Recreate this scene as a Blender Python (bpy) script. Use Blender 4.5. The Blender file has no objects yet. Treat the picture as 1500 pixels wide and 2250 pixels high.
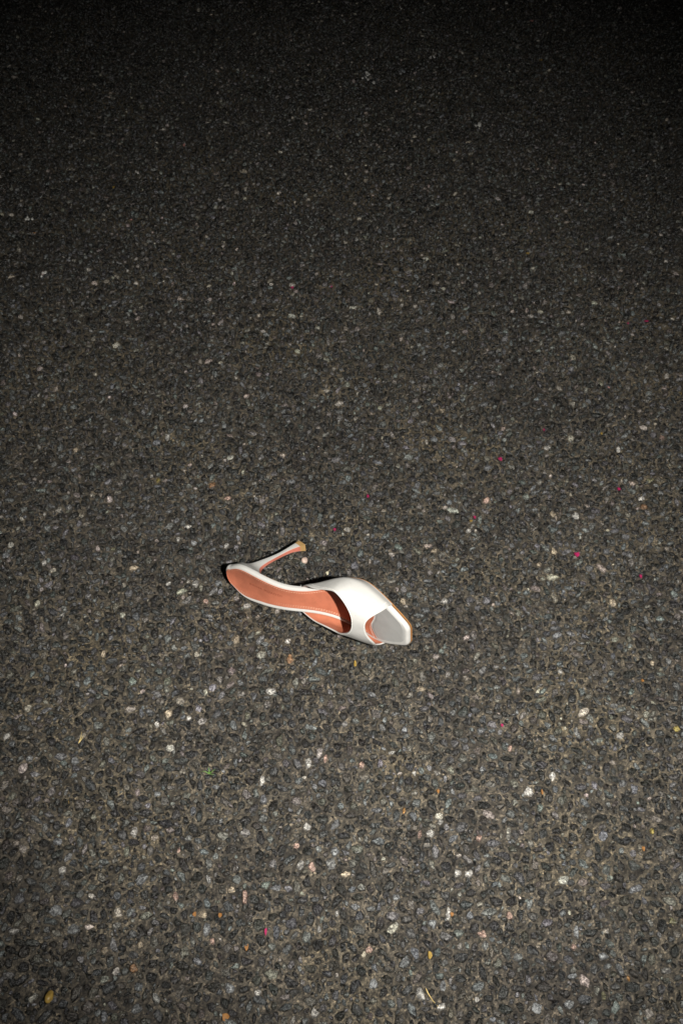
import bpy, math, random
import numpy as np
from mathutils import Matrix, Vector

# ------------------------------------------------------------------ camera, sky, light, exposure
scn = bpy.context.scene
col = scn.collection
H, TH = 0.95, math.radians(47.0)
cam_d = bpy.data.cameras.new('camera'); cam = bpy.data.objects.new('camera', cam_d); col.objects.link(cam)
cam.location = (0, 0, H); cam.rotation_euler = (math.pi/2 - TH, 0, 0)
cam_d.sensor_fit = 'VERTICAL'; cam_d.sensor_height = 36; cam_d.sensor_width = 24; cam_d.lens = 35
cam_d.clip_start = 0.01; cam_d.clip_end = 500
scn.camera = cam
w = bpy.data.worlds.new('World'); scn.world = w; w.use_nodes = True
nt = w.node_tree; bg = nt.nodes['Background']
sky = nt.nodes.new('ShaderNodeTexSky'); sky.sky_type = 'NISHITA'; sky.sun_disc = False
sky.sun_elevation = math.radians(2); sky.sun_rotation = math.radians(200)
nt.links.new(sky.outputs[0], bg.inputs[0]); bg.inputs[1].default_value = 0.001       # night sky
# the photographer's flash: on the bracket to the right of the lens (camera held upright), the only real light
fl_d = bpy.data.lights.new('flash', 'SPOT'); fl = bpy.data.objects.new('flash', fl_d); col.objects.link(fl)
fl.location = (0.185, 0.0, 0.925); fl_d.energy = 132.0; fl_d.color = (1.0, 0.965, 0.89)
fl_d.shadow_soft_size = 0.012; fl_d.spot_size = math.radians(77); fl_d.spot_blend = 1.0
fl.rotation_euler = (math.radians(90 - 47), 0, math.radians(8))
vs = scn.view_settings; vs.view_transform = 'Standard'; vs.look = 'None'; vs.exposure = 0; vs.gamma = 1
scn.render.resolution_x = 682; scn.render.resolution_y = 1024

rng = np.random.default_rng(11); random.seed(5)
FP = 35/36*2250
def ground_at(px, py):
    """photo pixel -> point on the road surface"""
    a = (px-750)/FP; b = (1125-py)/FP
    d = np.array([a, math.cos(TH)+b*math.sin(TH), -math.sin(TH)+b*math.cos(TH)])
    t = H/-d[2]
    return d[0]*t, d[1]*t, FP/t           # x, y, pixels per metre

# ------------------------------------------------------------------ materials
def new_mat(name):
    m = bpy.data.materials.new(name); m.use_nodes = True
    n = m.node_tree.nodes; l = m.node_tree.links; return m, n, l, n['Principled BSDF']
def noise(n, l, scale, detail=4, rough=.6, coord=None):
    t = n.new('ShaderNodeTexNoise'); t.inputs['Scale'].default_value = scale
    t.inputs['Detail'].default_value = detail; t.inputs['Roughness'].default_value = rough
    if coord is not None: l.new(coord, t.inputs['Vector'])
    return t
def ramp(n, l, src, stops):
    r = n.new('ShaderNodeValToRGB'); e = r.color_ramp.elements
    while len(e) < len(stops): e.new(0.5)
    for k, (p, c) in enumerate(stops): e[k].position = p; e[k].color = (*c, 1) if len(c) == 3 else c
    l.new(src, r.inputs[0]); return r
def bump(n, l, src, strength, dist, prev=None):
    b = n.new('ShaderNodeBump'); b.inputs['Strength'].default_value = strength; b.inputs['Distance'].default_value = dist
    l.new(src, b.inputs['Height'])
    if prev is not None: l.new(prev.outputs[0], b.inputs['Normal'])
    return b
def mix(n, l, mode, fac, a, b):
    m = n.new('ShaderNodeMix'); m.data_type = 'RGBA'; m.blend_type = mode
    if isinstance(fac, float): m.inputs[0].default_value = fac
    else: l.new(fac, m.inputs[0])
    for s, v in ((6, a), (7, b)):
        if isinstance(v, tuple): m.inputs[s].default_value = (*v, 1)
        else: l.new(v, m.inputs[s])
    return m.outputs[2]

def make_asphalt():
    m, n, l, p = new_mat('asphalt_binder')
    tc = n.new('ShaderNodeTexCoord').outputs['Object']
    big = noise(n, l, 5.5, 3, .55, tc); mid = noise(n, l, 75, 5, .65, tc); fine = noise(n, l, 900, 3, .7, tc)
    c1 = ramp(n, l, mid.outputs[0], [(.32, (.018, .016, .014)), (.50, (.062, .055, .045)), (.70, (.112, .098, .079))])
    tint = ramp(n, l, big.outputs[0], [(.32, (.68, .67, .70)), (.5, (1, 1, 1)), (.68, (1.25, 1.2, 1.05))])
    c2 = mix(n, l, 'MULTIPLY', 1.0, c1.outputs[0], tint.outputs[0])
    gr = ramp(n, l, fine.outputs[0], [(.33, (.35, .35, .35)), (.52, (1, 1, 1)), (.70, (2.3, 2.2, 2.0))])
    c3 = mix(n, l, 'MULTIPLY', 1.0, c2, gr.outputs[0])
    v2 = n.new('ShaderNodeTexVoronoi'); v2.inputs['Scale'].default_value = 520; l.new(tc, v2.inputs['Vector'])
    bw = n.new('ShaderNodeRGBToBW'); l.new(v2.outputs['Color'], bw.inputs[0])
    sand = ramp(n, l, bw.outputs[0], [(.2, (.42, .42, .42)), (.5, (.95, .95, .95)), (.75, (1.35, 1.32, 1.25)), (.86, (2.4, 2.3, 2.1))])
    c3 = mix(n, l, 'MULTIPLY', 1.0, c3, sand.outputs[0])
    l.new(c3, p.inputs['Base Color'])
    p.inputs['Roughness'].default_value = .7; p.inputs['Specular IOR Level'].default_value = .35
    vo = n.new('ShaderNodeTexVoronoi'); vo.inputs['Scale'].default_value = 330; l.new(tc, vo.inputs['Vector'])
    b1 = bump(n, l, vo.outputs['Distance'], .35, .0012)
    b2 = bump(n, l, fine.outputs[0], .9, .0014, b1)
    l.new(b2.outputs[0], p.inputs['Normal'])
    return m
def make_stone():
    m, n, l, p = new_mat('crushed_stone')
    at = n.new('ShaderNodeAttribute'); at.attribute_name = 'tint'
    tc = n.new('ShaderNodeNewGeometry').outputs['Position']
    a = noise(n, l, 360, 5, .7, tc); b = noise(n, l, 1000, 3, .6, tc)
    mo = ramp(n, l, a.outputs[0], [(.32, (.25, .25, .26)), (.5, (.9, .9, .9)), (.66, (2.4, 2.4, 2.35))])
    sp = ramp(n, l, b.outputs[0], [(.36, (.45, .45, .45)), (.52, (1, 1, 1)), (.66, (2.0, 2.0, 2.0))])
    c0 = mix(n, l, 'MULTIPLY', 1.0, at.outputs['Color'], mo.outputs[0])
    c = mix(n, l, 'MULTIPLY', 1.0, c0, sp.outputs[0])
    l.new(c, p.inputs['Base Color'])
    rr = ramp(n, l, a.outputs[0], [(.3, (.12,)*3), (.7, (.40,)*3)])
    l.new(rr.outputs[0], p.inputs['Roughness'])
    p.inputs['Specular IOR Level'].default_value = .8
    b1 = bump(n, l, a.outputs[0], 1.0, .0026); b2 = bump(n, l, b.outputs[0], .9, .0010, b1)
    l.new(b2.outputs[0], p.inputs['Normal'])
    return m
def make_satin(name, base):
    m, n, l, p = new_mat(name)
    tc = n.new('ShaderNodeTexCoord').outputs['Object']
    g = noise(n, l, 2600, 2, .6, tc); s = noise(n, l, 90, 3, .6, tc); cr = noise(n, l, 45, 2, .5, tc)
    cc = ramp(n, l, s.outputs[0], [(.3, tuple(v*.94 for v in base)), (.6, base)])
    dn = noise(n, l, 210, 6, .75, tc); dr = ramp(n, l, dn.outputs[0], [(.27, (.55, .53, .50)), (.36, (1, 1, 1))])
    g0 = ramp(n, l, g.outputs[0], [(.3, (.88,)*3), (.6, (1, 1, 1))])
    class gg: outputs = [mix(n, l, 'MULTIPLY', 1.0, g0.outputs[0], dr.outputs[0])]
    l.new(mix(n, l, 'MULTIPLY', 1.0, cc.outputs[0], gg.outputs[0]), p.inputs['Base Color'])
    p.inputs['Roughness'].default_value = .66; p.inputs['Specular IOR Level'].default_value = .6
    b0 = bump(n, l, cr.outputs[0], .2, .004)
    b1 = bump(n, l, g.outputs[0], .25, .00025, b0); l.new(b1.outputs[0], p.inputs['Normal'])
    return m
def make_leather(name, base, rough=.5):
    m, n, l, p = new_mat(name)
    tc = n.new('ShaderNodeTexCoord').outputs['Object']
    g = noise(n, l, 1500, 3, .6, tc); s = noise(n, l, 60, 4, .6, tc)
    cc = ramp(n, l, s.outputs[0], [(.28, tuple(v*.78 for v in base)), (.55, base), (.8, tuple(min(1, v*1.08) for v in base))])
    l.new(cc.outputs[0], p.inputs['Base Color'])
    p.inputs['Roughness'].default_value = rough; p.inputs['Specular IOR Level'].default_value = .4
    b1 = bump(n, l, g.outputs[0], .25, .0003); l.new(b1.outputs[0], p.inputs['Normal'])
    return m
def make_plain(name, base, rough=.6, var=.25, scale=400):
    m, n, l, p = new_mat(name)
    tc = n.new('ShaderNodeTexCoord').outputs['Object']
    s = noise(n, l, scale, 4, .6, tc)
    cc = ramp(n, l, s.outputs[0], [(.3, tuple(v*(1-var) for v in base)), (.7, tuple(min(1, v*(1+var)) for v in base))])
    l.new(cc.outputs[0], p.inputs['Base Color']); p.inputs['Roughness'].default_value = rough
    b1 = bump(n, l, s.outputs[0], .3, .0004); l.new(b1.outputs[0], p.inputs['Normal'])
    return m
M = dict(asphalt=make_asphalt(), stone=make_stone(),
         satin=make_satin('white_satin', (.47, .464, .45)),
         silver=make_satin('silver_grey_satin', (.34, .34, .335)),
         leather=make_leather('tan_orange_leather', (.46, .150, .086)),
         lining=make_leather('orange_lining_leather', (.43, .145, .08), .42),
         breast=make_leather('salmon_leather', (.43, .14, .10), .5),
         outsole=make_leather('brown_outsole_leather', (.30, .14, .045), .55),
         rubber=make_plain('ochre_rubber', (.32, .20, .08), .55, .1, 150),
         thread=make_plain('peach_thread', (.58, .34, .24), .7, .1),
         white_thread=make_plain('white_thread', (.78, .76, .72), .7, .08),
         stamp=make_plain('dark_stamp', (.22, .05, .025), .6, .15),
         magenta=make_plain('magenta_paper', (.30, .012, .08), .5, .3),
         pink=make_plain('pale_pink_petal', (.45, .22, .20), .5, .25),
         yellow=make_plain('yellow_flake', (.26, .17, .035), .5, .35),
         orange=make_plain('orange_flake', (.24, .11, .03), .5, .3),
         ochre=make_plain('ochre_pebble', (.26, .17, .04), .4, .35, 250),
         pebble=make_plain('pinkish_pebble', (.42, .32, .27), .6, .25, 350),
         chip=make_plain('pale_chip', (.5, .47, .34), .6, .15),
         white=make_plain('white_fleck', (.45, .45, .43), .7, .3),
         green=make_plain('green_blade', (.10, .20, .04), .5, .25),
         straw=make_plain('dry_straw', (.50, .38, .16), .6, .2))

# ------------------------------------------------------------------ mesh helpers
def mesh_obj(name, verts, faces, mat, parent=None, smooth=True, sharp=None):
    me = bpy.data.meshes.new(name); me.from_pydata([tuple(map(float, v)) for v in verts], [], [tuple(int(i) for i in f) for f in faces])
    me.validate(); me.update()
    me.polygons.foreach_set('use_smooth', [smooth]*len(me.polygons))
    if smooth and sharp: me.set_sharp_from_angle(angle=math.radians(sharp))
    me.materials.append(mat)
    o = bpy.data.objects.new(name, me); col.objects.link(o)
    if parent is not None: o.parent = parent
    return o
def tag(o, label=None, cat=None, group=None, kind=None):
    for k, v in (('label', label), ('category', cat), ('group', group), ('kind', kind)):
        if v: o[k] = v
    return o
def grid_faces(nu, nv, closed_v=False, off=0):
    f = []
    for i in range(nu-1):
        for j in range(nv if closed_v else nv-1):
            k = (j+1) % nv
            f.append((off+i*nv+j, off+i*nv+k, off+(i+1)*nv+k, off+(i+1)*nv+j))
    return f
def fast_mesh(name, verts, loops, starts, mat, tint=None):
    me = bpy.data.meshes.new(name)
    me.vertices.add(len(verts)); me.vertices.foreach_set('co', np.ascontiguousarray(verts, np.float32).ravel())
    me.loops.add(len(loops)); me.loops.foreach_set('vertex_index', np.ascontiguousarray(loops, np.int32))
    me.polygons.add(len(starts)); me.polygons.foreach_set('loop_start', np.ascontiguousarray(starts, np.int32))
    if tint is not None:
        a = me.color_attributes.new('tint', 'FLOAT_COLOR', 'POINT')
        a.data.foreach_set('color', np.ascontiguousarray(np.concatenate([tint, np.ones((len(tint), 1))], 1), np.float32).ravel())
    me.update(calc_edges=True); me.materials.append(mat)
    return me

# ------------------------------------------------------------------ the road
def lattice(x, y, cell, seed):
    r = np.random.default_rng(seed).random((1024, 1024))
    u = x/cell+300; v = y/cell+300; i = np.floor(u).astype(int); j = np.floor(v).astype(int); a = u-i; b = v-j
    a = a*a*(3-2*a); b = b*b*(3-2*b); i %= 1023; j %= 1023
    return (r[i, j]*(1-a)+r[i+1, j]*a)*(1-b)+(r[i, j+1]*(1-a)+r[i+1, j+1]*a)*b - .5
def road_z(x, y):
    return -.0025 + .0018*lattice(x, y, .013, 1) + .0012*lattice(x, y, .05, 2) + .001*lattice(x, y, .3, 3)
def axis(a, b, step, far):
    core = np.arange(a, b+1e-9, step); out = step*1.35**np.arange(1, 40); out = np.cumsum(out); out = out[out < far]
    return np.concatenate([a-out[::-1], core, b+out])
gx = axis(-1.25, 1.25, .0058, 150); gy = axis(.0, 3.15, .0058, 150)
GX, GY = np.meshgrid(gx, gy); nx, ny = len(gx), len(gy)
GV = np.stack([GX.ravel(), GY.ravel(), road_z(GX.ravel(), GY.ravel())], -1)
I, J = np.meshgrid(np.arange(ny-1), np.arange(nx-1), indexing='ij'); k0 = (I*nx+J).ravel()
lo = np.stack([k0, k0+1, k0+nx+1, k0+nx], -1).ravel()
me = fast_mesh('asphalt_road', GV, lo, np.arange(0, len(lo), 4), M['asphalt'])
me.polygons.foreach_set('use_smooth', np.ones(len(me.polygons), bool))
road = bpy.data.objects.new('asphalt_road', me); col.objects.link(road)
tag(road, 'dark worn asphalt road surface with exposed crushed stones', 'road', kind='structure')

# --- crushed stones bedded in the binder
PALE = dict(w=(.52, .50, .47), g=(.26, .27, .28), b=(.46, .38, .28), p=(.50, .34, .28), l=(.30, .29, .33), o=(.42, .22, .07), y=(.40, .32, .10), k=(.30, .17, .09), v=(.20, .19, .11))
KEY = [  # pale stones one can pick out: photo x, y, length px, width px, colour
 (136,1910,24,18,'w'),(386,1968,14,22,'p'),(538,1970,12,27,'p'),(446,2008,23,17,'b'),(308,2074,15,16,'b'),(230,2088,20,12,'b'),(310,1930,30,26,'g'),
 (294,2128,18,18,'k'),(566,2180,18,12,'w'),(510,1954,18,15,'b'),(466,2066,14,14,'p'),(392,1868,9,14,'p'),(160,2040,34,22,'g'),(124,2000,30,22,'g'),
 (924,2182,20,28,'w'),(970,2212,20,15,'w'),(1048,2196,13,14,'w'),(974,2166,16,22,'g'),(1266,2046,13,27,'g'),(1030,1918,20,15,'w'),(1006,1916,18,16,'w'),
 (1060,2050,22,15,'p'),(1118,2010,14,17,'p'),(1260,2080,14,14,'p'),(1380,2148,8,13,'o'),(1326,2188,14,20,'v'),(1478,2022,20,15,'v'),(950,2028,22,20,'g'),
 (985,2005,13,26,'w'),(1250,2205,26,20,'g'),(1180,2215,26,24,'g'),(1325,2100,22,18,'g'),(505,2170,28,26,'g'),(300,2215,26,24,'g'),(455,2040,18,30,'g'),
 (677,1675,16,26,'w'),(575,1715,15,24,'w'),(595,1517,26,14,'w'),(370,1567,19,19,'b'),(415,1577,14,12,'w'),(467,1509,20,14,'l'),(295,1827,18,22,'w'),(675,1815,18,14,'w'),
 (715,1665,10,16,'p'),(15,1614,18,17,'w'),(165,1670,20,16,'g'),(227,1435,11,16,'b'),(632,1407,16,13,'w'),(520,1402,11,20,'b'),(637,1447,17,18,'k'),(452,1320,15,13,'p'),
 (542,1330,20,12,'w'),(345,1742,18,14,'g'),(474,1728,22,10,'g'),(345,1590,12,12,'w'),(436,1555,17,14,'l'),(325,1768,16,12,'l'),(65,1665,16,15,'g'),
 (1214,1702,18,20,'w'),(1160,1740,26,20,'w'),(1305,1725,16,16,'l'),(885,1320,14,17,'b'),(975,1320,16,14,'w'),(1345,1322,14,18,'b'),(1230,1475,12,11,'w'),(1432,1455,11,14,'b'),
 (925,1512,24,11,'b'),(1120,1642,10,15,'p'),(1487,1600,14,13,'y'),(1362,1615,20,13,'w'),(922,1832,10,16,'p'),(945,1830,17,14,'w'),(1052,1840,14,14,'p'),(967,1805,15,11,'w'),
 (1432,1825,12,14,'y'),(910,1697,12,11,'w'),(860,1652,18,8,'w'),(795,1680,14,17,'p'),(887,1780,9,14,'o'),(965,1385,17,9,'g'),(1060,1690,18,12,'g'),
 (970,900,14,11,'b'),(1202,982,17,11,'w'),(1358,986,12,13,'w'),(1454,960,15,13,'p'),(1068,1098,16,12,'p'),(1264,1132,17,14,'w'),(1214,1128,14,14,'b'),(1028,1166,12,10,'w'),
 (1124,1196,12,14,'g'),(1216,1210,12,15,'b'),(1180,1198,13,13,'l'),(1428,1054,22,10,'v'),(1184,1240,14,10,'b'),(954,1210,15,10,'b'),(1412,1112,20,12,'k'),(1408,1094,16,8,'w'),
 (98,1128,8,9,'w'),(86,980,9,8,'w'),(167,988,14,12,'b'),(347,1053,9,14,'y'),(333,1043,7,8,'w'),(467,1064,20,16,'k'),(500,1092,16,10,'p'),(413,1155,18,7,'w'),(391,1183,9,12,'w'),
 (497,1197,12,11,'w'),(293,1246,24,14,'b'),(97,1235,10,10,'w'),(250,1205,15,7,'v'),(430,1280,16,17,'w'),(480,1278,20,16,'g'),(370,1280,12,12,'w'),(425,1190,17,13,'g'),
 (650,1856,14,12,'p'),(685,1905,16,20,'p'),(700,2040,12,16,'w'),(735,1870,22,20,'g'),(660,1900,18,22,'w'),(780,1990,24,16,'g'),(810,2085,16,16,'p'),(820,2160,24,24,'g'),(690,2225,20,18,'w'),
 (870,1970,20,16,'g'),(760,1918,26,10,'b'),(740,2005,12,16,'w'),(30,2045,26,12,'w')]
MM = .001
X0, Y0, RES = -1.24, .02, .001
OW, OH = 2480, 3110
occ = np.zeros((OH, OW), bool)
YY, XX = np.mgrid[0:OH:10, 0:OW:10]
def half_width(y): return .38 + .26*y
_masks = {}
def mask(ra, rb, a):
    k = (round(ra*4), round(rb*4), int(a/math.pi*12) % 12)
    if k not in _masks:
        R = int(math.ceil(ra))+1; yy, xx = np.mgrid[-R:R+1, -R:R+1]; t = (k[2]+.5)*math.pi/12
        u = xx*math.cos(t)+yy*math.sin(t); v = -xx*math.sin(t)+yy*math.cos(t)
        _masks[k] = ((u/ra)**2+(v/rb)**2 <= 1, R)
    return _masks[k]
stones = []      # x, y, ra, rb, angle, key-colour or ''
def try_place(x, y, ra, rb, a, grow=.55, force=False, c=''):
    m, R = mask(ra+grow, rb+grow, a); i = int((y-Y0)/RES); j = int((x-X0)/RES)
    if i-R < 0 or j-R < 0 or i+R >= OH or j+R >= OW: return False
    s = occ[i-R:i+R+1, j-R:j+R+1]
    if not force and (s & m).any(): return False
    s |= m; stones.append((x, y, ra*MM, rb*MM, a, c)); return True
for px, py, L, Wd, c in KEY:
    x, y, ppm = ground_at(px, py); depth_f = .62 + .3*(py/2250)        # foreshortened rows are longer on the ground
    a = L/2/ppm*1000; b = Wd/2/ppm*1000/depth_f
    if a >= b: try_place(x, y, a, b, 0.2*random.uniform(-1, 1), .2, True, c)
    else: try_place(x, y, b, a, math.pi/2+.2*random.uniform(-1, 1), .2, True, c)
for rmean, tries, grow in ((5.2, 15000, .2), (4.1, 60000, .1), (3.2, 120000, .0), (2.4, 140000, .0), (1.7, 120000, -.1), (1.2, 40000, -.1)):
    ys = rng.uniform(.09, 2.98, tries); xs = rng.uniform(-1, 1, tries)*half_width(ys)
    rs = rmean*rng.uniform(.85, 1.2, tries); asp = rng.uniform(1.0, 2.1, tries); an = rng.uniform(0, math.pi, tries)
    for x, y, r, q, a in zip(xs, ys, rs, asp, an): try_place(x, y, r*math.sqrt(q), r/math.sqrt(q), a, grow)
S_xy = np.array([s[:2] for s in stones]); S_r = np.array([s[2:4] for s in stones]); S_a = np.array([s[4] for s in stones]); S_c = [s[5] for s in stones]
NS = len(stones)
# which show largest in the photograph
dpt = S_xy[:, 1]*math.cos(TH)+H*math.sin(TH); upc = S_xy[:, 1]*math.sin(TH)-H*math.cos(TH)
ppx = 750+FP*S_xy[:, 0]/dpt; ppy = 1125-FP*upc/dpt
infr = (ppx > 4) & (ppx < 1496) & (ppy > 4) & (ppy < 2246)
size = np.sqrt(S_r[:, 0]*S_r[:, 1])*FP/dpt*infr
single = np.zeros(NS, bool); single[[i for i in range(NS) if S_c[i] and infr[i]]] = True
rest = np.argsort(-np.where(single, 0, size)); single[rest[:max(0, 300-int(single.sum()))]] = True
# colours
u = rng.random(NS); base = np.empty((NS, 3))
g = rng.uniform(.85, 1.15, (NS, 3))*.5+.5
lum = np.where(u < .40, rng.uniform(.008, .022, NS), np.where(u < .72, rng.uniform(.022, .065, NS), np.where(u < .985, rng.uniform(.06, .15, NS), rng.uniform(.18, .34, NS))))
hue = np.where((rng.random(NS) < .65)[:, None], np.array([.95, 1.0, 1.02]), np.array([1.08, 1.0, .88]))
hue = np.where((u > .985)[:, None], np.array([1.1, 1.0, .88]), hue)
base = lum[:, None]*hue*g
for i, c in enumerate(S_c):
    if c: base[i] = np.array(PALE[c])*random.uniform(.45, .8)
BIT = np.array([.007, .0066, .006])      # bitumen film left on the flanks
def build_stones(idx, n):
    N = len(idx); ra = S_r[idx, 0][:, None]; rb = S_r[idx, 1][:, None]; A = S_a[idx][:, None]
    th = (np.arange(n)[None]+rng.uniform(-.32, .32, (N, n)))*2*math.pi/n + rng.uniform(0, 6.28, (N, 1))
    rad = rng.uniform(.74, 1.22, (N, n))
    ex = np.cos(th)*rad*ra; ey = np.sin(th)*rad*rb
    X = ex*np.cos(A)-ey*np.sin(A); Y = ex*np.sin(A)+ey*np.cos(A)
    r = np.sqrt(ra*rb); top = rng.uniform(-.0013, .0016, (N, 1)) + (r-.003)*.12
    tx = rng.normal(0, .2, (N, 1)); ty = rng.normal(0, .2, (N, 1))
    out = []
    for sc, dz, jit in ((1.06, None, 0), (.90, -.42, .08), (.66, 0.0, .2)):
        s = sc*(1+rng.uniform(-jit, jit, (N, n))); x = X*s; y = Y*s
        z = np.full((N, n), -.0042) if dz is None else top+dz*r*rng.uniform(.6, 1.3, (N, n))*.55 + (tx*x+ty*y)*(1 if dz == 0 else .7) + rng.uniform(-.15, .15, (N, n))*r
        out.append(np.stack([x, y, z], -1))
    cx = rng.uniform(-.2, .2, (N, 1))*ra; cy = rng.uniform(-.2, .2, (N, 1))*rb
    out.append(np.stack([cx, cy, top+tx*cx+ty*cy+rng.uniform(-.10, .24, (N, 1))*r], -1))
    V = np.concatenate(out, 1)                                   # N, 3n+1, 3
    fl_ = []
    for k in range(2):
        for j in range(n): fl_.append((k*n+j, k*n+(j+1) % n, (k+1)*n+(j+1) % n, (k+1)*n+j))
    for j in range(n): fl_.append((2*n+j, 2*n+(j+1) % n, 3*n))
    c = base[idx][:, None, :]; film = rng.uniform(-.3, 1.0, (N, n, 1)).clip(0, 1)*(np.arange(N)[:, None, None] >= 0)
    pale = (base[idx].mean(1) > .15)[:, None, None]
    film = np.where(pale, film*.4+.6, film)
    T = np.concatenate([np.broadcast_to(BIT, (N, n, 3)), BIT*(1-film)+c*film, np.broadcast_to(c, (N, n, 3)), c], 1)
    return V, T, fl_
sides = np.where(S_r.mean(1) > .0032, rng.integers(7, 9, NS), np.where(S_r.mean(1) > .0019, 6, 5))
bv, bt, bl, bs = [], [], [], []; vo_, lo_ = 0, 0
for n in (5, 6, 7, 8):
    idx = np.nonzero((sides == n) & ~single)[0]
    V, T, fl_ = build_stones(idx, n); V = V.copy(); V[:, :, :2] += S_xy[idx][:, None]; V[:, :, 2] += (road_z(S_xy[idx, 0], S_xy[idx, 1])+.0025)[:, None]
    nvp = 3*n+1; flat = np.concatenate([np.array(f) for f in fl_]); cnt = np.array([len(f) for f in fl_]); st = np.concatenate([[0], np.cumsum(cnt)[:-1]])
    bl.append((flat[None]+vo_+np.arange(len(idx))[:, None]*nvp).ravel()); bs.append((st[None]+lo_+np.arange(len(idx))[:, None]*len(flat)).ravel())
    bv.append(V.reshape(-1, 3)); bt.append(T.reshape(-1, 3)); vo_ += len(idx)*nvp; lo_ += len(idx)*len(flat)
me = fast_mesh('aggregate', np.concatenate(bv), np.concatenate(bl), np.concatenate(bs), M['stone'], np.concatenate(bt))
agg = bpy.data.objects.new('aggregate', me); col.objects.link(agg); agg.parent = road; agg['kind'] = 'stuff'
for n in (5, 6, 7, 8):
    idx = np.nonzero((sides == n) & single)[0]
    if not len(idx): continue
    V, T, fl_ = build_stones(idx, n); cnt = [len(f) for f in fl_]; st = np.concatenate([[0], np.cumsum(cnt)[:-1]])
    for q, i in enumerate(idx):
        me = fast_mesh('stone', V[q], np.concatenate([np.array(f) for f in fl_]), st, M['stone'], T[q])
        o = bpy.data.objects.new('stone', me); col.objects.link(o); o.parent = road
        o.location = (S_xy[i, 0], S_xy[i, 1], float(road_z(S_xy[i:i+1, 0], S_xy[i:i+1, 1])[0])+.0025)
print('stones', NS, 'single', int(single.sum()), 'verts', vo_)

# ------------------------------------------------------------------ the shoe
P = {'rv': [-0.0821, -0.1073, -0.8401], 't': [-0.0756, 0.8195, 0.0221], 'sc': 1.0579,
 'zc': [81.4994, 76.5479, 69.4258, 56.7009, 34.6761, 17.214, 10.9535, 7.4617, 2.0813],
 'wl': [12.4314, 19.3842, 21.6043, 18.5478, 16.1559, 21.9033, 35.0854, 41.5061, 36.6375, 25.8275, 12.319],
 'wr': [15.5333, 22.8013, 25.3384, 22.7612, 19.7194, 20.89, 29.2228, 35.2498, 34.5617, 26.1486, 14.9026],
 'T': 5.6443, 'hs': [72.018, 47.431, 21.952], 'ex': [0.792, 1.185],
 'xb': [93.531, 111.252, 153.271, 169.074, 151.415, 116.718, 87.513],
 'xf': [189.866, 191.642, 187.176, 182.326, 187.209, 179.466, 184.773], 'gl': 11.151, 'gr': 8.328, 'lean': 0.447, 'gf': 3.775,
 'hxf': [45.5535, 29.1534, 22.2246, 23.4137, 26.9843, 32.734], 'hxb': [5.9032, 8.827, 12.4536, 17.8024, 19.2011, 20.335],
 'hhw': [16.912, 6.4892, 2.1993, 1.9213, 2.9958, 4.9467], 'ztip': -10.775, 'toe': [173.5677, 165.9677, 171.2894, 174.0514, 185.8449]}
SXK = np.array([0, 22, 50, 80, 110, 135, 155, 180, 214.]); WSK = np.array([7, 18, 38, 62, 88, 112, 135, 155, 175, 195, 214.])
VSK = np.array([0, .15, .32, .5, .68, .85, 1.]); TSK = np.array([0, .12, .3, .6, .85, 1.])
def spline(xs, ys, q):
    xs = np.asarray(xs, float); ys = np.asarray(ys, float); n = len(xs); h = np.diff(xs)
    A = np.zeros((n, n)); b = np.zeros(n); A[0, 0] = A[-1, -1] = 1
    for i in range(1, n-1):
        A[i, i-1] = h[i-1]; A[i, i] = 2*(h[i-1]+h[i]); A[i, i+1] = h[i]
        b[i] = 3*((ys[i+1]-ys[i])/h[i]-(ys[i]-ys[i-1])/h[i-1])
    c = np.linalg.solve(A, b); q = np.asarray(q, float)
    i = np.clip(np.searchsorted(xs, q)-1, 0, n-2); d = q-xs[i]
    return ys[i]+((ys[i+1]-ys[i])/h[i]-h[i]*(2*c[i]+c[i+1])/3)*d+c[i]*d**2+(c[i+1]-c[i])/(3*h[i])*d**3
T_ = P['T']; SC = P['sc']*.001
def frame(s):
    s = np.clip(np.asarray(s, float), 0, 220); z = spline(SXK, P['zc'], s)
    dz = spline(SXK, P['zc'], s+.5)-spline(SXK, P['zc'], s-.5)
    n = np.stack([-dz, 0*dz, 1+0*dz], -1); n /= np.linalg.norm(n, axis=-1, keepdims=True)
    return np.stack([s, 0*s, z], -1), n
def W(k, s):
    s = np.asarray(s, float)
    w_ = spline(WSK, P[k], np.clip(s, 7, 214))*np.sqrt(np.clip(1-(1-np.minimum(s, 7)/7)**2, 0, 1))
    r = 5.0; t = np.clip(s-(214-r), 0, r)
    return np.maximum(w_-(r-np.sqrt(np.maximum(r*r-t*t, 0))), 0)
def F(s, y, h=0.):
    c, n = frame(s); c = c+n*(np.zeros(len(c))+h)[:, None]; c[:, 1] += y; return c
def dish(s, y, w_):            # the heel seat is slightly cupped
    return -2.2*np.clip(1-(y/np.maximum(w_, 1))**2, 0, 1)*np.clip((105-s)/60, 0, 1)*np.clip(s/14, 0, 1)
shoe = bpy.data.objects.new('mule_shoe', None); col.objects.link(shoe); shoe.empty_display_size = .02
rv = Vector(P['rv']); Rm = Matrix.Rotation(rv.length, 3, rv.normalized()) @ Matrix(((1, 0, 0), (0, 0, -1), (0, 1, 0)))
shoe.matrix_world = Matrix.Translation(Vector(P['t'])+Vector((0, 0, .0004))) @ Rm.to_4x4()
hp = shoe.matrix_world @ Vector(F(np.array([25.]), -W('wr', np.array([25.])), -T_)[0]*SC)
ax = (Rm @ Vector((1, 0, 0))); ax = Vector((-ax.y, ax.x, 0)).normalized()
shoe.matrix_world = Matrix.Translation(hp) @ Matrix.Rotation(math.radians(.7), 4, ax) @ Matrix.Translation(-hp) @ shoe.matrix_world
tag(shoe, 'white satin high heeled mule with orange leather insole lying on its side', 'shoe')
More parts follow.
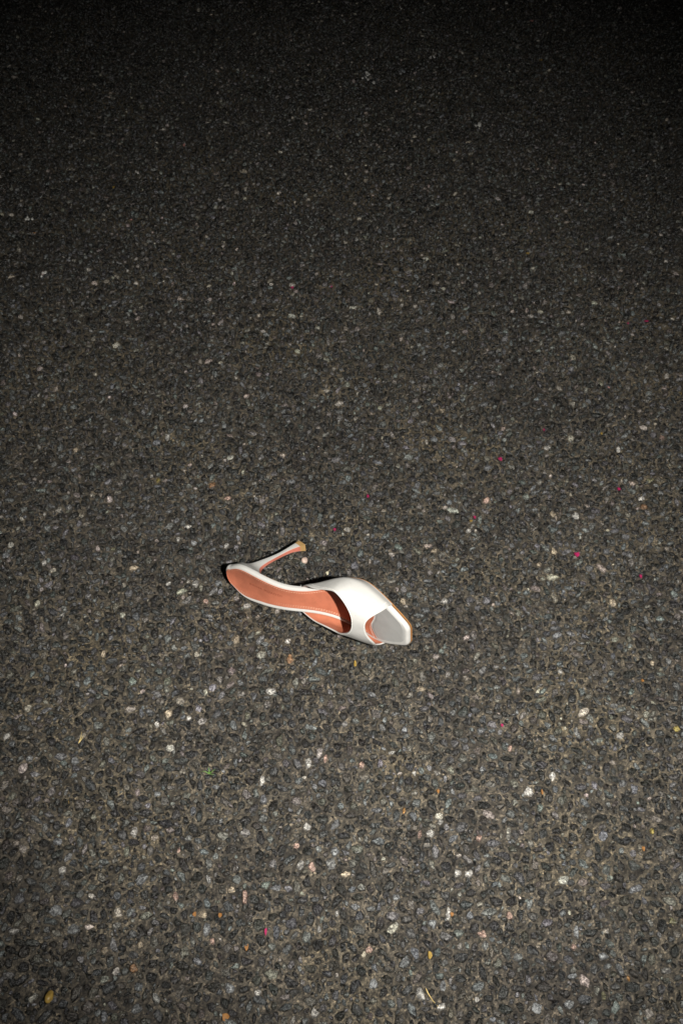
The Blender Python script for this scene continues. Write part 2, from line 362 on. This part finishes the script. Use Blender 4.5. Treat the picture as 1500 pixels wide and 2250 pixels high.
def part(name, V, Fc, mat, parent=shoe, smooth=True, sharp=35): return mesh_obj(name, np.asarray(V)*SC, Fc, mat, parent, smooth, sharp)

# outline of the footbed as (s, y) pairs left / right, and inward offsets of it
st_ = np.concatenate([7*(1-np.cos(np.linspace(0, math.pi/2, 14))), np.linspace(8, 208, 74), 209+5*np.sin(np.linspace(0.05, math.pi/2, 9))])
st_[0] = .02
def outline(off, s=st_):
    l = np.stack([s, W('wl', s)], -1); r = np.stack([s, -W('wr', s)], -1)
    loop = np.concatenate([l, r[::-1]]); t = np.roll(loop, -1, 0)-np.roll(loop, 1, 0); t /= np.maximum(np.linalg.norm(t, axis=1, keepdims=True), 1e-9)
    nrm = np.stack([t[:, 1], -t[:, 0]], -1)      # inward for this winding
    q = loop+nrm*off; n = len(s)
    return q[:n], q[n:][::-1]
def shell(rings, cap_h, across=10, close_bottom=None, dished=False):
    """rings: (inset, height) from bottom to top; top filled across"""
    V, Fc = [], []; n = len(st_)
    for off, h in rings:
        l, r = outline(off); loop = np.concatenate([l, r[::-1]]); V.append(F(loop[:, 0], loop[:, 1], h))
    m = 2*n
    Fc = grid_faces(len(rings), m, True)
    l, r = outline(rings[-1][0]); base_ = len(rings)*m; t = np.linspace(0, 1, across)[1:-1]
    inner = []
    for k in range(n):
        p = l[k]*(1-t[:, None])+r[k]*t[:, None]; wv = np.where(p[:, 1] > 0, l[k, 1], -r[k, 1])
        inner.append(F(p[:, 0], p[:, 1], cap_h+(dish(p[:, 0], p[:, 1], wv) if dished else 0)))
    V.append(np.concatenate(inner)); a = across-2; top0 = (len(rings)-1)*m
    for k in range(n-1):
        L0, L1, R0, R1 = top0+k, top0+k+1, top0+m-1-k, top0+m-2-k; q0, q1 = base_+k*a, base_+(k+1)*a
        Fc.append((L0, q0, q1, L1))
        for j in range(a-1): Fc.append((q0+j, q0+j+1, q1+j+1, q1+j))
        Fc.append((q0+a-1, R0, R1, q1+a-1))
    for k in range(n-1): Fc.append((k, k+1, m-2-k, m-1-k))      # underside
    return np.concatenate(V), Fc
V, Fc = shell([(.5, -T_), (0, -T_+.6)]+[(3.2*(1-math.cos(a)), -3.35+3.2*math.sin(a)) for a in np.linspace(0, math.pi/2, 8)], -.15, 10, dished=True)
part('footbed', V, Fc, M['satin'])

# leather sock from the heel to the curved seam under the toes, satin toe pad in front of it
def toe_s(y_rel): return spline([-1, -.5, 0, .5, 1], P['toe'], -y_rel) if False else spline([-1, -.5, 0, .5, 1], P['toe'], y_rel)
def rim(s): return 3.0*np.clip((s-22)/25, 0, 1)
def pad(name, s_from, s_to, inset, h0, h1, mat, ns, na=25, dished=False, parent=shoe):
    """sheet over the footbed between two seam curves s_from(yr), s_to(yr); yr in -1..1"""
    V = []; yr = np.sin(np.linspace(math.pi/2, -math.pi/2, na))
    for k in np.linspace(0, 1, ns):
        kk = k
        s = s_from(yr)*(1-kk)+s_to(yr)*kk
        wl = np.maximum(W('wl', s)-inset, .02); wr = np.maximum(W('wr', s)-inset-rim(s), .02); y = np.where(yr > 0, wl*yr, wr*yr)
        h = np.full(na, h1)+(dish(s, y, np.where(yr > 0, wl, wr)) if dished else 0)
        h[0] = h[-1] = h0
        if k in (0., 1.): h[:] = h0 + (dish(s, y, np.where(yr > 0, wl, wr)) if dished else 0)
        V.append(F(s, y, h))
    return part(name, np.concatenate(V), [f[::-1] for f in grid_faces(ns, na)], mat, parent, True, 50)
def make_insole():
    l, r = outline(2.9); keep = st_ < 171; l, r = l[keep], r[keep]; r = r.copy(); r[:, 1] += rim(r[:, 0]); na = 25
    V = []; yr = np.sin(np.linspace(math.pi/2, -math.pi/2, na)); q = (1-yr)/2; n = len(l)
    for k in range(n):
        p = l[k]*(1-q[:, None])+r[k]*q[:, None]; s = p[:, 0]; t = np.clip((s-115)/55, 0, 1); s = s+t*t*(3-2*t)*(toe_s(yr)+1.5-171)
        y = p[:, 1]; wv = np.where(y > 0, max(l[k, 1], .1), max(-r[k, 1], .1)); h = .45+dish(s, y, wv)
        h[0] = h[-1] = -.25
        if k == 0: h[:] = -.25
        V.append(F(s, y, h))
    return part('insole', np.concatenate(V), [f[::-1] for f in grid_faces(n, na)], M['leather'], shoe, True, 50)
make_insole()
pad('toe_pad', toe_s, lambda yr: 210-5*np.abs(yr)**5, 3.4, -.2, .25, M['silver'], 26)
# satin bead along the inner edge of the footbed
l_, r_ = outline(2.3); kb = (st_ > 6) & (st_ < 150); cb = F(r_[kb, 0], r_[kb, 1]+.6*rim(r_[kb, 0])*.5, 0.); nb = frame(r_[kb, 0])[1]; tb = np.gradient(cb, axis=0); tb /= np.linalg.norm(tb, axis=1, keepdims=True); sb = np.cross(nb, tb)
rb_ = 1.7*np.clip((r_[kb, 0]-4)/30, .25, 1)[:, None]
V = np.stack([cb+(nb*math.sin(a)*.9+sb*math.cos(a))*rb_ for a in np.linspace(0, 2*math.pi, 10, endpoint=False)], 1).reshape(-1, 3)
part('edge_bead', V, grid_faces(int(kb.sum()), 10, True), M['satin'])
# outsole
def plate(s0, h0, h1, out):
    s = np.concatenate([np.linspace(s0, 208, 60), 209+5*np.sin(np.linspace(0.05, math.pi/2, 9))]); n = len(s)
    l, r = outline(-out, s); V = []; pin = 3.2*np.clip((118-s)/25, 0, 1); l[:, 1] -= pin; r[:, 1] += pin
    for h in (h0, (h0+h1)/2, h1):
        loop = np.concatenate([l, r[::-1]]); V.append(F(loop[:, 0], loop[:, 1], h))
    m = 2*n; Fc = grid_faces(3, m, True)
    for k in range(n-1): Fc += [(k, k+1, m-2-k, m-1-k), (2*m+m-1-k, 2*m+m-2-k, 2*m+k+1, 2*m+k)]
    return np.concatenate(V), Fc
V, Fc = plate(50, -T_-1.9, -T_-.85, .45); part('outsole', V, Fc, M['outsole'])

# strap of satin with leather lining
def strap_pt(s, v, off=0.):
    si = np.abs(np.sin(math.pi*v)); co = np.cos(math.pi*v); g_ = np.clip(si/.35, 0, 1)
    g_ = g_*g_*(3-2*g_)
    k = np.clip((s-120)/50, 0, 1); k = k*k*(3-2*k)
    wl = W('wl', s)+.3+(P['gl']*(1-k)+P['gf']*k)*g_; wr = W('wr', s)+.3+(P['gr']*(1-k)+P['gf']*k)*g_
    y = (wl+wr)/2*np.sign(co)*np.abs(co)**P['ex'][0]+(wl-wr)/2
    hs = spline([90, 140, 200], P['hs'], np.clip(s, 70, 214))
    h = (hs+T_)*si**P['ex'][1]
    return F(s, y+P['lean']*h, -T_+h)
def strap_surface(u, v, off):
    f = lambda uu, vv: strap_pt(spline(VSK, P['xb'], vv)*(1-uu)+spline(VSK, P['xf'], vv)*uu, vv)
    e = 2e-3; p = f(u, v); vc = np.clip(v, .004, .996)
    n = np.cross(f(u+e, vc)-f(u-e, vc), f(u, vc+e)-f(u, vc-e)); n /= np.maximum(np.linalg.norm(n, axis=1, keepdims=True), 1e-9)
    return p+n*np.asarray(off)[..., None]
nu, nv = 34, 81
vv = (1-np.cos(np.linspace(0, math.pi, nv)))/2*.6+np.linspace(0, 1, nv)*.4
test = strap_surface(np.array([.5]), np.array([.5]), np.array([0.]))[0]; test2 = strap_surface(np.array([.5]), np.array([.5]), np.array([1.]))[0]
sg = 1. if (test2-test)[2] > 0 else -1.
prof = [(0.012, -.9), (0., -.5), (0., .3), (.010, .8)] + [(q, .95) for q in np.linspace(.03, .97, nu)] + [(.990, .8), (1., .3), (1., -.5), (.988, -.9)]
V = []
for uu, of in prof: V.append(strap_surface(np.full(nv, uu), vv, np.full(nv, of*sg)))
Fc = grid_faces(len(prof), nv)
upper = part('strap', np.concatenate(V), Fc if sg < 0 else [f[::-1] for f in Fc], M['satin'], shoe, True, 60)
V = []; uq = np.linspace(.008, .992, 26)
for uu in uq: V.append(strap_surface(np.full(nv, uu), vv, np.full(nv, -.8*sg)))
part('lining', np.concatenate(V), grid_faces(26, nv), M['lining'], upper, True, 60)
# margin tucked under the footbed
V = []
for side in (0, 1):
    uu = np.linspace(0, 1, 30); v0 = np.full(30, float(side)); s = spline(VSK, P['xb'], v0)*(1-uu)+spline(VSK, P['xf'], v0)*uu
    wv = W('wl', s) if side == 0 else -W('wr', s); d_ = 1 if side == 0 else -1
    for dy, h in ((1.2, -T_+.8), (1.1, -T_-.6), (-4, -T_-.8)): V.append(F(s, wv+d_*dy, h))
Fc = grid_faces(3, 30)+grid_faces(3, 30, off=90); part('tuck_margin', np.concatenate(V), Fc, M['satin'], upper, True, 60)

# heel: satin block, leather breast, rubber top piece
hx = lambda k, t: spline(TSK, P[k], t)
ztop = frame(np.array([30.]))[0][0, 2]-T_-6
def heel_sec(t, ex, grow=0.):
    a = np.linspace(0, math.pi/2, 13); xf, xb, hw = [float(hx(k, np.array([t]))[0]) for k in ('hxf', 'hxb', 'hhw')]
    z = ztop*(1-t)+P['ztip']*t; hw += grow; xf += grow; xb -= grow
    x = xf-(xf-xb)*np.sin(a); bul = 1+.2*np.sin(2*a)*np.clip((4-hw)/3, 0, 1)
    y = hw*np.cos(a)**ex*bul
    return np.concatenate([np.stack([x, y, 0*x+z], -1), np.stack([x, -y, 0*x+z], -1)[::-1][1:]])
def seat_ring(h, out=0.):
    a = np.linspace(0, math.pi/2, 13); s = np.maximum(46*(1-np.sin(a)), .02)
    l = F(s, np.maximum(W('wl', s)-out, 0), h); r = F(s, -np.maximum(W('wr', s)-out, 0), h); return np.concatenate([l, r[::-1][1:]])
tcap = .925
secs = [seat_ring(-T_+.8, .6), seat_ring(-T_-.4, .5)]
A0, B0 = seat_ring(-T_-.4, .5), heel_sec(.0, .55)
for q in (.25, .5, .75): secs.append((A0*(1-q)+B0*q) * 1.0)
for t in np.concatenate([[0, .03, .06, .09, .12, .16, .2, .25], np.linspace(.3, tcap, 14)]):
    secs.append(heel_sec(t, .55-.25*np.clip((t-.6)/.4, 0, 1)))
m = len(secs[0]); V = np.concatenate(secs); Fc = grid_faces(len(secs), m, True); Fc.append(tuple(range((len(secs)-1)*m, len(secs)*m)))
heel = part('heel', V, Fc, M['satin'], shoe, True, 40)
V, Fc = [], []; ts = np.concatenate([np.linspace(.0, .12, 8), np.linspace(.15, tcap-.002, 18)])
for t in ts:
    xf = float(hx('hxf', np.array([t]))[0]); hw = float(hx('hhw', np.array([t]))[0])*.96; z = ztop*(1-t)+P['ztip']*t
    V += [(xf+.0, hw, z), (xf+.35, hw*.93, z), (xf+.4, 0, z), (xf+.35, -hw*.93, z), (xf+.0, -hw, z)]
part('heel_breast', V, [f[::-1] for f in grid_faces(len(ts), 5)], M['breast'], heel, True, 40)
secs = [heel_sec(t, .3, .1) for t in (tcap, .95, .975, .995)] + [heel_sec(1.0, .3, -.1)]
V = np.concatenate(secs); Fc = grid_faces(len(secs), m, True); Fc += [tuple(range((len(secs)-1)*m, len(secs)*m)), tuple(range(m))[::-1]]
part('top_piece', V, Fc, M['rubber'], heel, True, 25)

# stitching: short raised threads
def dashes(fn, length, pitch, dash, wid, hgt):
    """fn(d) -> (point, tangent, normal) arrays for distances along the seam"""
    V, Fc = [], []; ds = np.arange(1, length-dash, pitch)
    for d in ds:
        p0, n0 = fn(d); p1, n1 = fn(d+dash); t = p1-p0; t = t/np.linalg.norm(t); sd = np.cross(n0, t)
        b = len(V); pm = (p0+p1)/2
        for p, f in ((p0, .25), (pm, 1.), (p1, .25)):
            V += [p+sd*wid*.5-n0*.15, p+n0*hgt*f, p-sd*wid*.5-n0*.15]
        Fc += [(b, b+1, b+4, b+3), (b+1, b+2, b+5, b+4), (b+3, b+4, b+7, b+6), (b+4, b+5, b+8, b+7)]
    return V, Fc
def sock_row(side, inset, s_a, s_b):
    s = np.linspace(s_a, s_b, 400); w_ = np.maximum(W('wl' if side > 0 else 'wr', s)-inset-(rim(s) if side < 0 else 0), 0); y = side*w_
    full = np.maximum(W('wl' if side > 0 else 'wr', s)-2.3, .02)
    pts = F(s, y, .5+dish(s, y, full)); nr = frame(s)[1]
    cum = np.concatenate([[0], np.cumsum(np.linalg.norm(np.diff(pts, axis=0), axis=1))])
    return (lambda d: (np.array([np.interp(d, cum, pts[:, k]) for k in range(3)]), nr[min(int(np.searchsorted(cum, d)), 399)])), cum[-1]
for side, inset in ((1, 5.2), (-1, 5.2), (-1, 7.0)):
    fn, L = sock_row(side, inset, 5 if inset < 6 else 20, 162)
    V, Fc = dashes(fn, L, 2.9, 2.0, .8, .4); part('stitching', V, Fc, M['thread'], shoe, True, None)
for ue, nm in ((.045, 'xb'), (.955, 'xf')):
    q = np.linspace(.06, .94, 400); pts = strap_surface(np.full(400, ue), q, np.full(400, .95*sg)); nr = strap_surface(np.full(400, ue), q, np.full(400, 1.95*sg))-pts
    cum = np.concatenate([[0], np.cumsum(np.linalg.norm(np.diff(pts, axis=0), axis=1))])
    fn = lambda d, pts=pts, cum=cum, nr=nr: (np.array([np.interp(d, cum, pts[:, k]) for k in range(3)]), nr[min(int(np.searchsorted(cum, d)), 399)])
    V, Fc = dashes(fn, cum[-1], 2.2, 1.6, .7, .35); part('stitching', V, Fc, M['white_thread'], upper, True, None)
q = np.linspace(.92, -.92, 300); ss = toe_s(q)-1.6; ww = np.where(q > 0, W('wl', ss)-2.3, W('wr', ss)-2.3)*q; pts = F(ss, ww, .5); nr = frame(ss)[1]
cum = np.concatenate([[0], np.cumsum(np.linalg.norm(np.diff(pts, axis=0), axis=1))])
fn = lambda d: (np.array([np.interp(d, cum, pts[:, k]) for k in range(3)]), nr[min(int(np.searchsorted(cum, d)), 299)])
V, Fc = dashes(fn, cum[-1], 2.0, 1.3, .55, .35); part('stitching', V, Fc, M['white_thread'], shoe, True, None)

# stamped lettering on the insole
cu = bpy.data.curves.new('lettering', 'FONT'); cu.body = 'AMINA MUADDI'; cu.size = 1.0; cu.space_character = 1.25; cu.resolution_u = 3
tmp = bpy.data.objects.new('lettering', cu); col.objects.link(tmp)
tm = bpy.data.meshes.new_from_object(tmp.evaluated_get(bpy.context.evaluated_depsgraph_get()))
tv = np.array([v.co[:] for v in tm.vertices]); tf = [tuple(p.vertices) for p in tm.polygons]
bpy.data.objects.remove(tmp); bpy.data.meshes.remove(tm)
x0, x1 = tv[:, 0].min(), tv[:, 0].max(); ts_ = (tv[:, 0]-x0)/(x1-x0)*41+34; ty_ = (tv[:, 1]-.35)*4.6+.8
full = np.where(ty_ > 0, W('wl', ts_), W('wr', ts_))-2.3
part('stamped_lettering', F(ts_, ty_, .62+dish(ts_, ty_, full)), tf, M['stamp'], shoe, False)

# ------------------------------------------------------------------ loose bits lying on the road
def flake(name, px, py, lpx, wpx, mat, label, cat, group, seed, curl=.35, z=.0012):
    r = random.Random(seed); x, y, ppm = ground_at(px, py); L = .8*lpx/ppm/2; Wd = .8*wpx/ppm/2/.75; n = 8; a0 = r.uniform(0, 3.1)
    V = []
    for lay in (0, 1):
        for ring in (1., .55):
            for k in range(n):
                a = a0+k*2*math.pi/n; q = ring*(1+.25*math.sin(k*2.3+seed)*r.uniform(.6, 1))
                X = math.cos(a)*L*q; Y = math.sin(a)*Wd*q
                V.append((X, Y, z+curl*L*(.6*(X/L)**2+.5*(Y/Wd)*(X/L)*.6+r.uniform(-.12, .12))+(.00035 if lay else 0)))
        V.append((0, 0, z+(.0005 if lay else 0)))
    Fc = []; m_ = 2*n+1
    for lay in (0, 1):
        b = lay*m_
        for k in range(n):
            f1 = (b+k, b+(k+1) % n, b+n+(k+1) % n, b+n+k); f2 = (b+n+k, b+n+(k+1) % n, b+2*n)
            Fc += [f1, f2] if lay else [f1[::-1], f2[::-1]]
    for k in range(n): Fc.append((k, (k+1) % n, m_+(k+1) % n, m_+k))
    o = mesh_obj(name, V, Fc, M[mat], None, True, 50); o.location = (x, y, 0); return tag(o, label, cat, group)
def pebble(name, px, py, lpx, wpx, hgt, mat, label, cat, seed, ang=0.):
    r = random.Random(seed); x, y, ppm = ground_at(px, py); L = lpx/ppm/2; Wd = wpx/ppm/2; V = []; nr_, n = 7, 12
    for i in range(nr_):
        t = math.pi*(i+.5)/nr_
        for k in range(n):
            a = k*2*math.pi/n; q = 1+.13*math.sin(a*2+seed+t)+r.uniform(-.06, .06)
            V.append((math.cos(a)*math.sin(t)**.8*L*q, math.sin(a)*math.sin(t)**.8*Wd*q, hgt*(.5-.5*math.cos(t))*(1+.1*math.sin(a+seed))))
    V += [(0, 0, 0), (0, 0, hgt)]; Fc = [f[::-1] for f in grid_faces(nr_, n, True)]
    Fc = grid_faces(nr_, n, True)
    for k in range(n): Fc += [(nr_*n, (k+1) % n, k), (nr_*n+1, (nr_-1)*n+k, (nr_-1)*n+(k+1) % n)]
    o = mesh_obj(name, V, Fc, M[mat], None, True, 60); o.location = (x, y, -.0012); o.rotation_euler.z = ang; return tag(o, label, cat)
pebble('pebble', 110, 2192, 20, 26, .007, 'ochre', 'smooth ochre yellow pebble lying loose on the asphalt', 'pebble', 3, -.2)
pebble('pebble', 669, 1233, 15, 17, .006, 'pebble', 'pale pinkish pebble lying just beside the shoe heel tip', 'pebble', 5, .4)
flake('stone_chip', 719, 1261, 8, 9, 'chip', 'small cream stone chip between the heel and the white strap', 'stone chip', None, 8, .5)
MG = [(1098, 1010, 12, 10), (1042, 1138, 7, 8), (1406, 1268, 7, 10), (1358, 1076, 9, 8), (1194, 946, 6, 6), (1418, 707, 13, 5),
      (735, 1165, 8, 7), (808, 1092, 7, 9), (728, 630, 7, 9), (642, 633, 9, 7), (584, 2048, 7, 15), (1102, 1595, 7, 7), (1378, 712, 6, 5)]
MGL = {6: 'tiny magenta paper scrap lying just behind the ochre heel tip of the shoe', 10: 'upright narrow magenta scrap among the large grey stones', 0: 'crumpled magenta and pink scrap beside a pale elongated stone'}
for k, (a, b, c, d_) in enumerate(MG):
    flake('paper_scrap', a, b, c, d_, 'magenta', MGL.get(k, 'tiny magenta paper scrap lying on the dark asphalt'), 'paper scrap', 'magenta scraps scattered over the road', k+20)
flake('paper_scrap', 1266, 1220, 15, 12, 'magenta', 'largest and brightest crumpled magenta scrap on the asphalt', 'paper scrap', 'magenta scraps scattered over the road', 61, .6)
for k, (a, b, c, d_) in enumerate([(405, 320, 6, 12), (1167, 47, 11, 8), (1336, 852, 6, 7), (289, 484, 6, 5)]):
    flake('petal', a, b, c, d_, 'pink', 'pale pink petal fragment lying on the dark asphalt', 'petal', 'pink petals on the far road', k+40)
for k, (a, b, c, d_) in enumerate([(1187, 133, 11, 6), (1320, 954, 6, 7), (1492, 866, 9, 9), (1034, 1146, 9, 5), (780, 1460, 7, 16), (944, 2100, 12, 16), (150, 1765, 8, 8), (250, 413, 7, 9), (1158, 558, 11, 6)]):
    flake('leaf_flake', a, b, c, d_, 'yellow', 'narrow yellow flake lying on the road in front of the white strap' if k == 4 else 'small yellow dry flake lying on the dark asphalt', 'flake', 'yellow flakes scattered over the road', k+70)
for k, (a, b, c, d_) in enumerate([(1412, 1866, 9, 10), (1410, 1497, 8, 7), (962, 1740, 8, 9), (1190, 1742, 5, 12), (496, 2236, 20, 16), (542, 2082, 11, 14), (428, 2010, 10, 10), (484, 2012, 11, 10), (77, 513, 8, 4), (992, 2010, 10, 9)]):
    flake('leaf_flake', a, b, c, d_, 'orange', 'largest orange brown flake, a curled piece on the asphalt' if k == 4 else 'small orange brown flake lying on the dark asphalt', 'flake', 'orange flakes scattered over the road', k+90)
def blades(name, px, py, specs, mat, label, cat):
    x, y, ppm = ground_at(px, py); root = bpy.data.objects.new(name, None); root.empty_display_size = .01; col.objects.link(root); root.location = (x, y, 0)
    for a, L, hgt, wd in specs:
        V = []; n = 7
        for k in range(n):
            t = k/(n-1); r_ = wd*(1-t*.85)*(.5+min(t*3, .5)); cx, cy = math.cos(a+.3*t)*L*t, math.sin(a+.3*t)*L*t; cz = .0005+hgt*math.sin(t*math.pi*.8)
            sx, sy = -math.sin(a), math.cos(a)
            V += [(cx+sx*r_, cy+sy*r_, cz), (cx, cy, cz+r_*.5), (cx-sx*r_, cy-sy*r_, cz), (cx, cy, cz-r_*.5)]
        mesh_obj('blade', V, grid_faces(n, 4, True)+[(0, 1, 2, 3), tuple(range((n-1)*4, n*4))[::-1]], M[mat], root, True, 60)
    return tag(root, label, cat)
blades('grass_sprout', 460, 1701, [(.3, .008, .003, .0007), (1.5, .007, .004, .0007), (2.7, .009, .003, .0007), (-.6, .006, .002, .0006)], 'green', 'tiny green grass sprout growing from the asphalt', 'grass')
blades('straw', 935, 2172, [(-1.25, .022, .001, .0006)], 'straw', 'thin pale dry straw lying on the asphalt', 'straw')
blades('straw', 173, 1634, [(1.2, .014, .001, .0007), (.9, .012, .001, .0006)], 'straw', 'pair of short dry straws lying crossed on the asphalt', 'straw')
# chalky white spots dried onto the road
for k, (a, b, n_, sp) in enumerate([(808, 166, 9, 12), (820, 182, 4, 5), (947, 124, 4, 6), (1048, 277, 8, 7), (1112, 6, 3, 5), (878, 20, 3, 5), (97, 600, 4, 6), (62, 480, 4, 7)]):
    V, Fc = [], []; r = random.Random(k+3); cx, cy, ppm = ground_at(a, b)
    for q in range(n_):
        ox, oy = r.gauss(0, sp*.55)/ppm, r.gauss(0, sp*.9)/ppm; rr = r.uniform(.0018, .0042); b0 = len(V)
        for lay in (0, 1):
            for j in range(7):
                an = j*2*math.pi/7; k_ = rr*r.uniform(.6, 1.25)*(1 if lay == 0 else .8); V.append((cx+ox+math.cos(an)*k_, cy+oy+math.sin(an)*k_*1.2, -.0005 if lay == 0 else .0011+r.uniform(-.0003, .0003)))
        Fc += [(b0+j, b0+(j+1) % 7, b0+7+(j+1) % 7, b0+7+j) for j in range(7)]+[tuple(range(b0+7, b0+14))]
    mesh_obj('paint_spot', V, Fc, M['white'], road, True, 50)
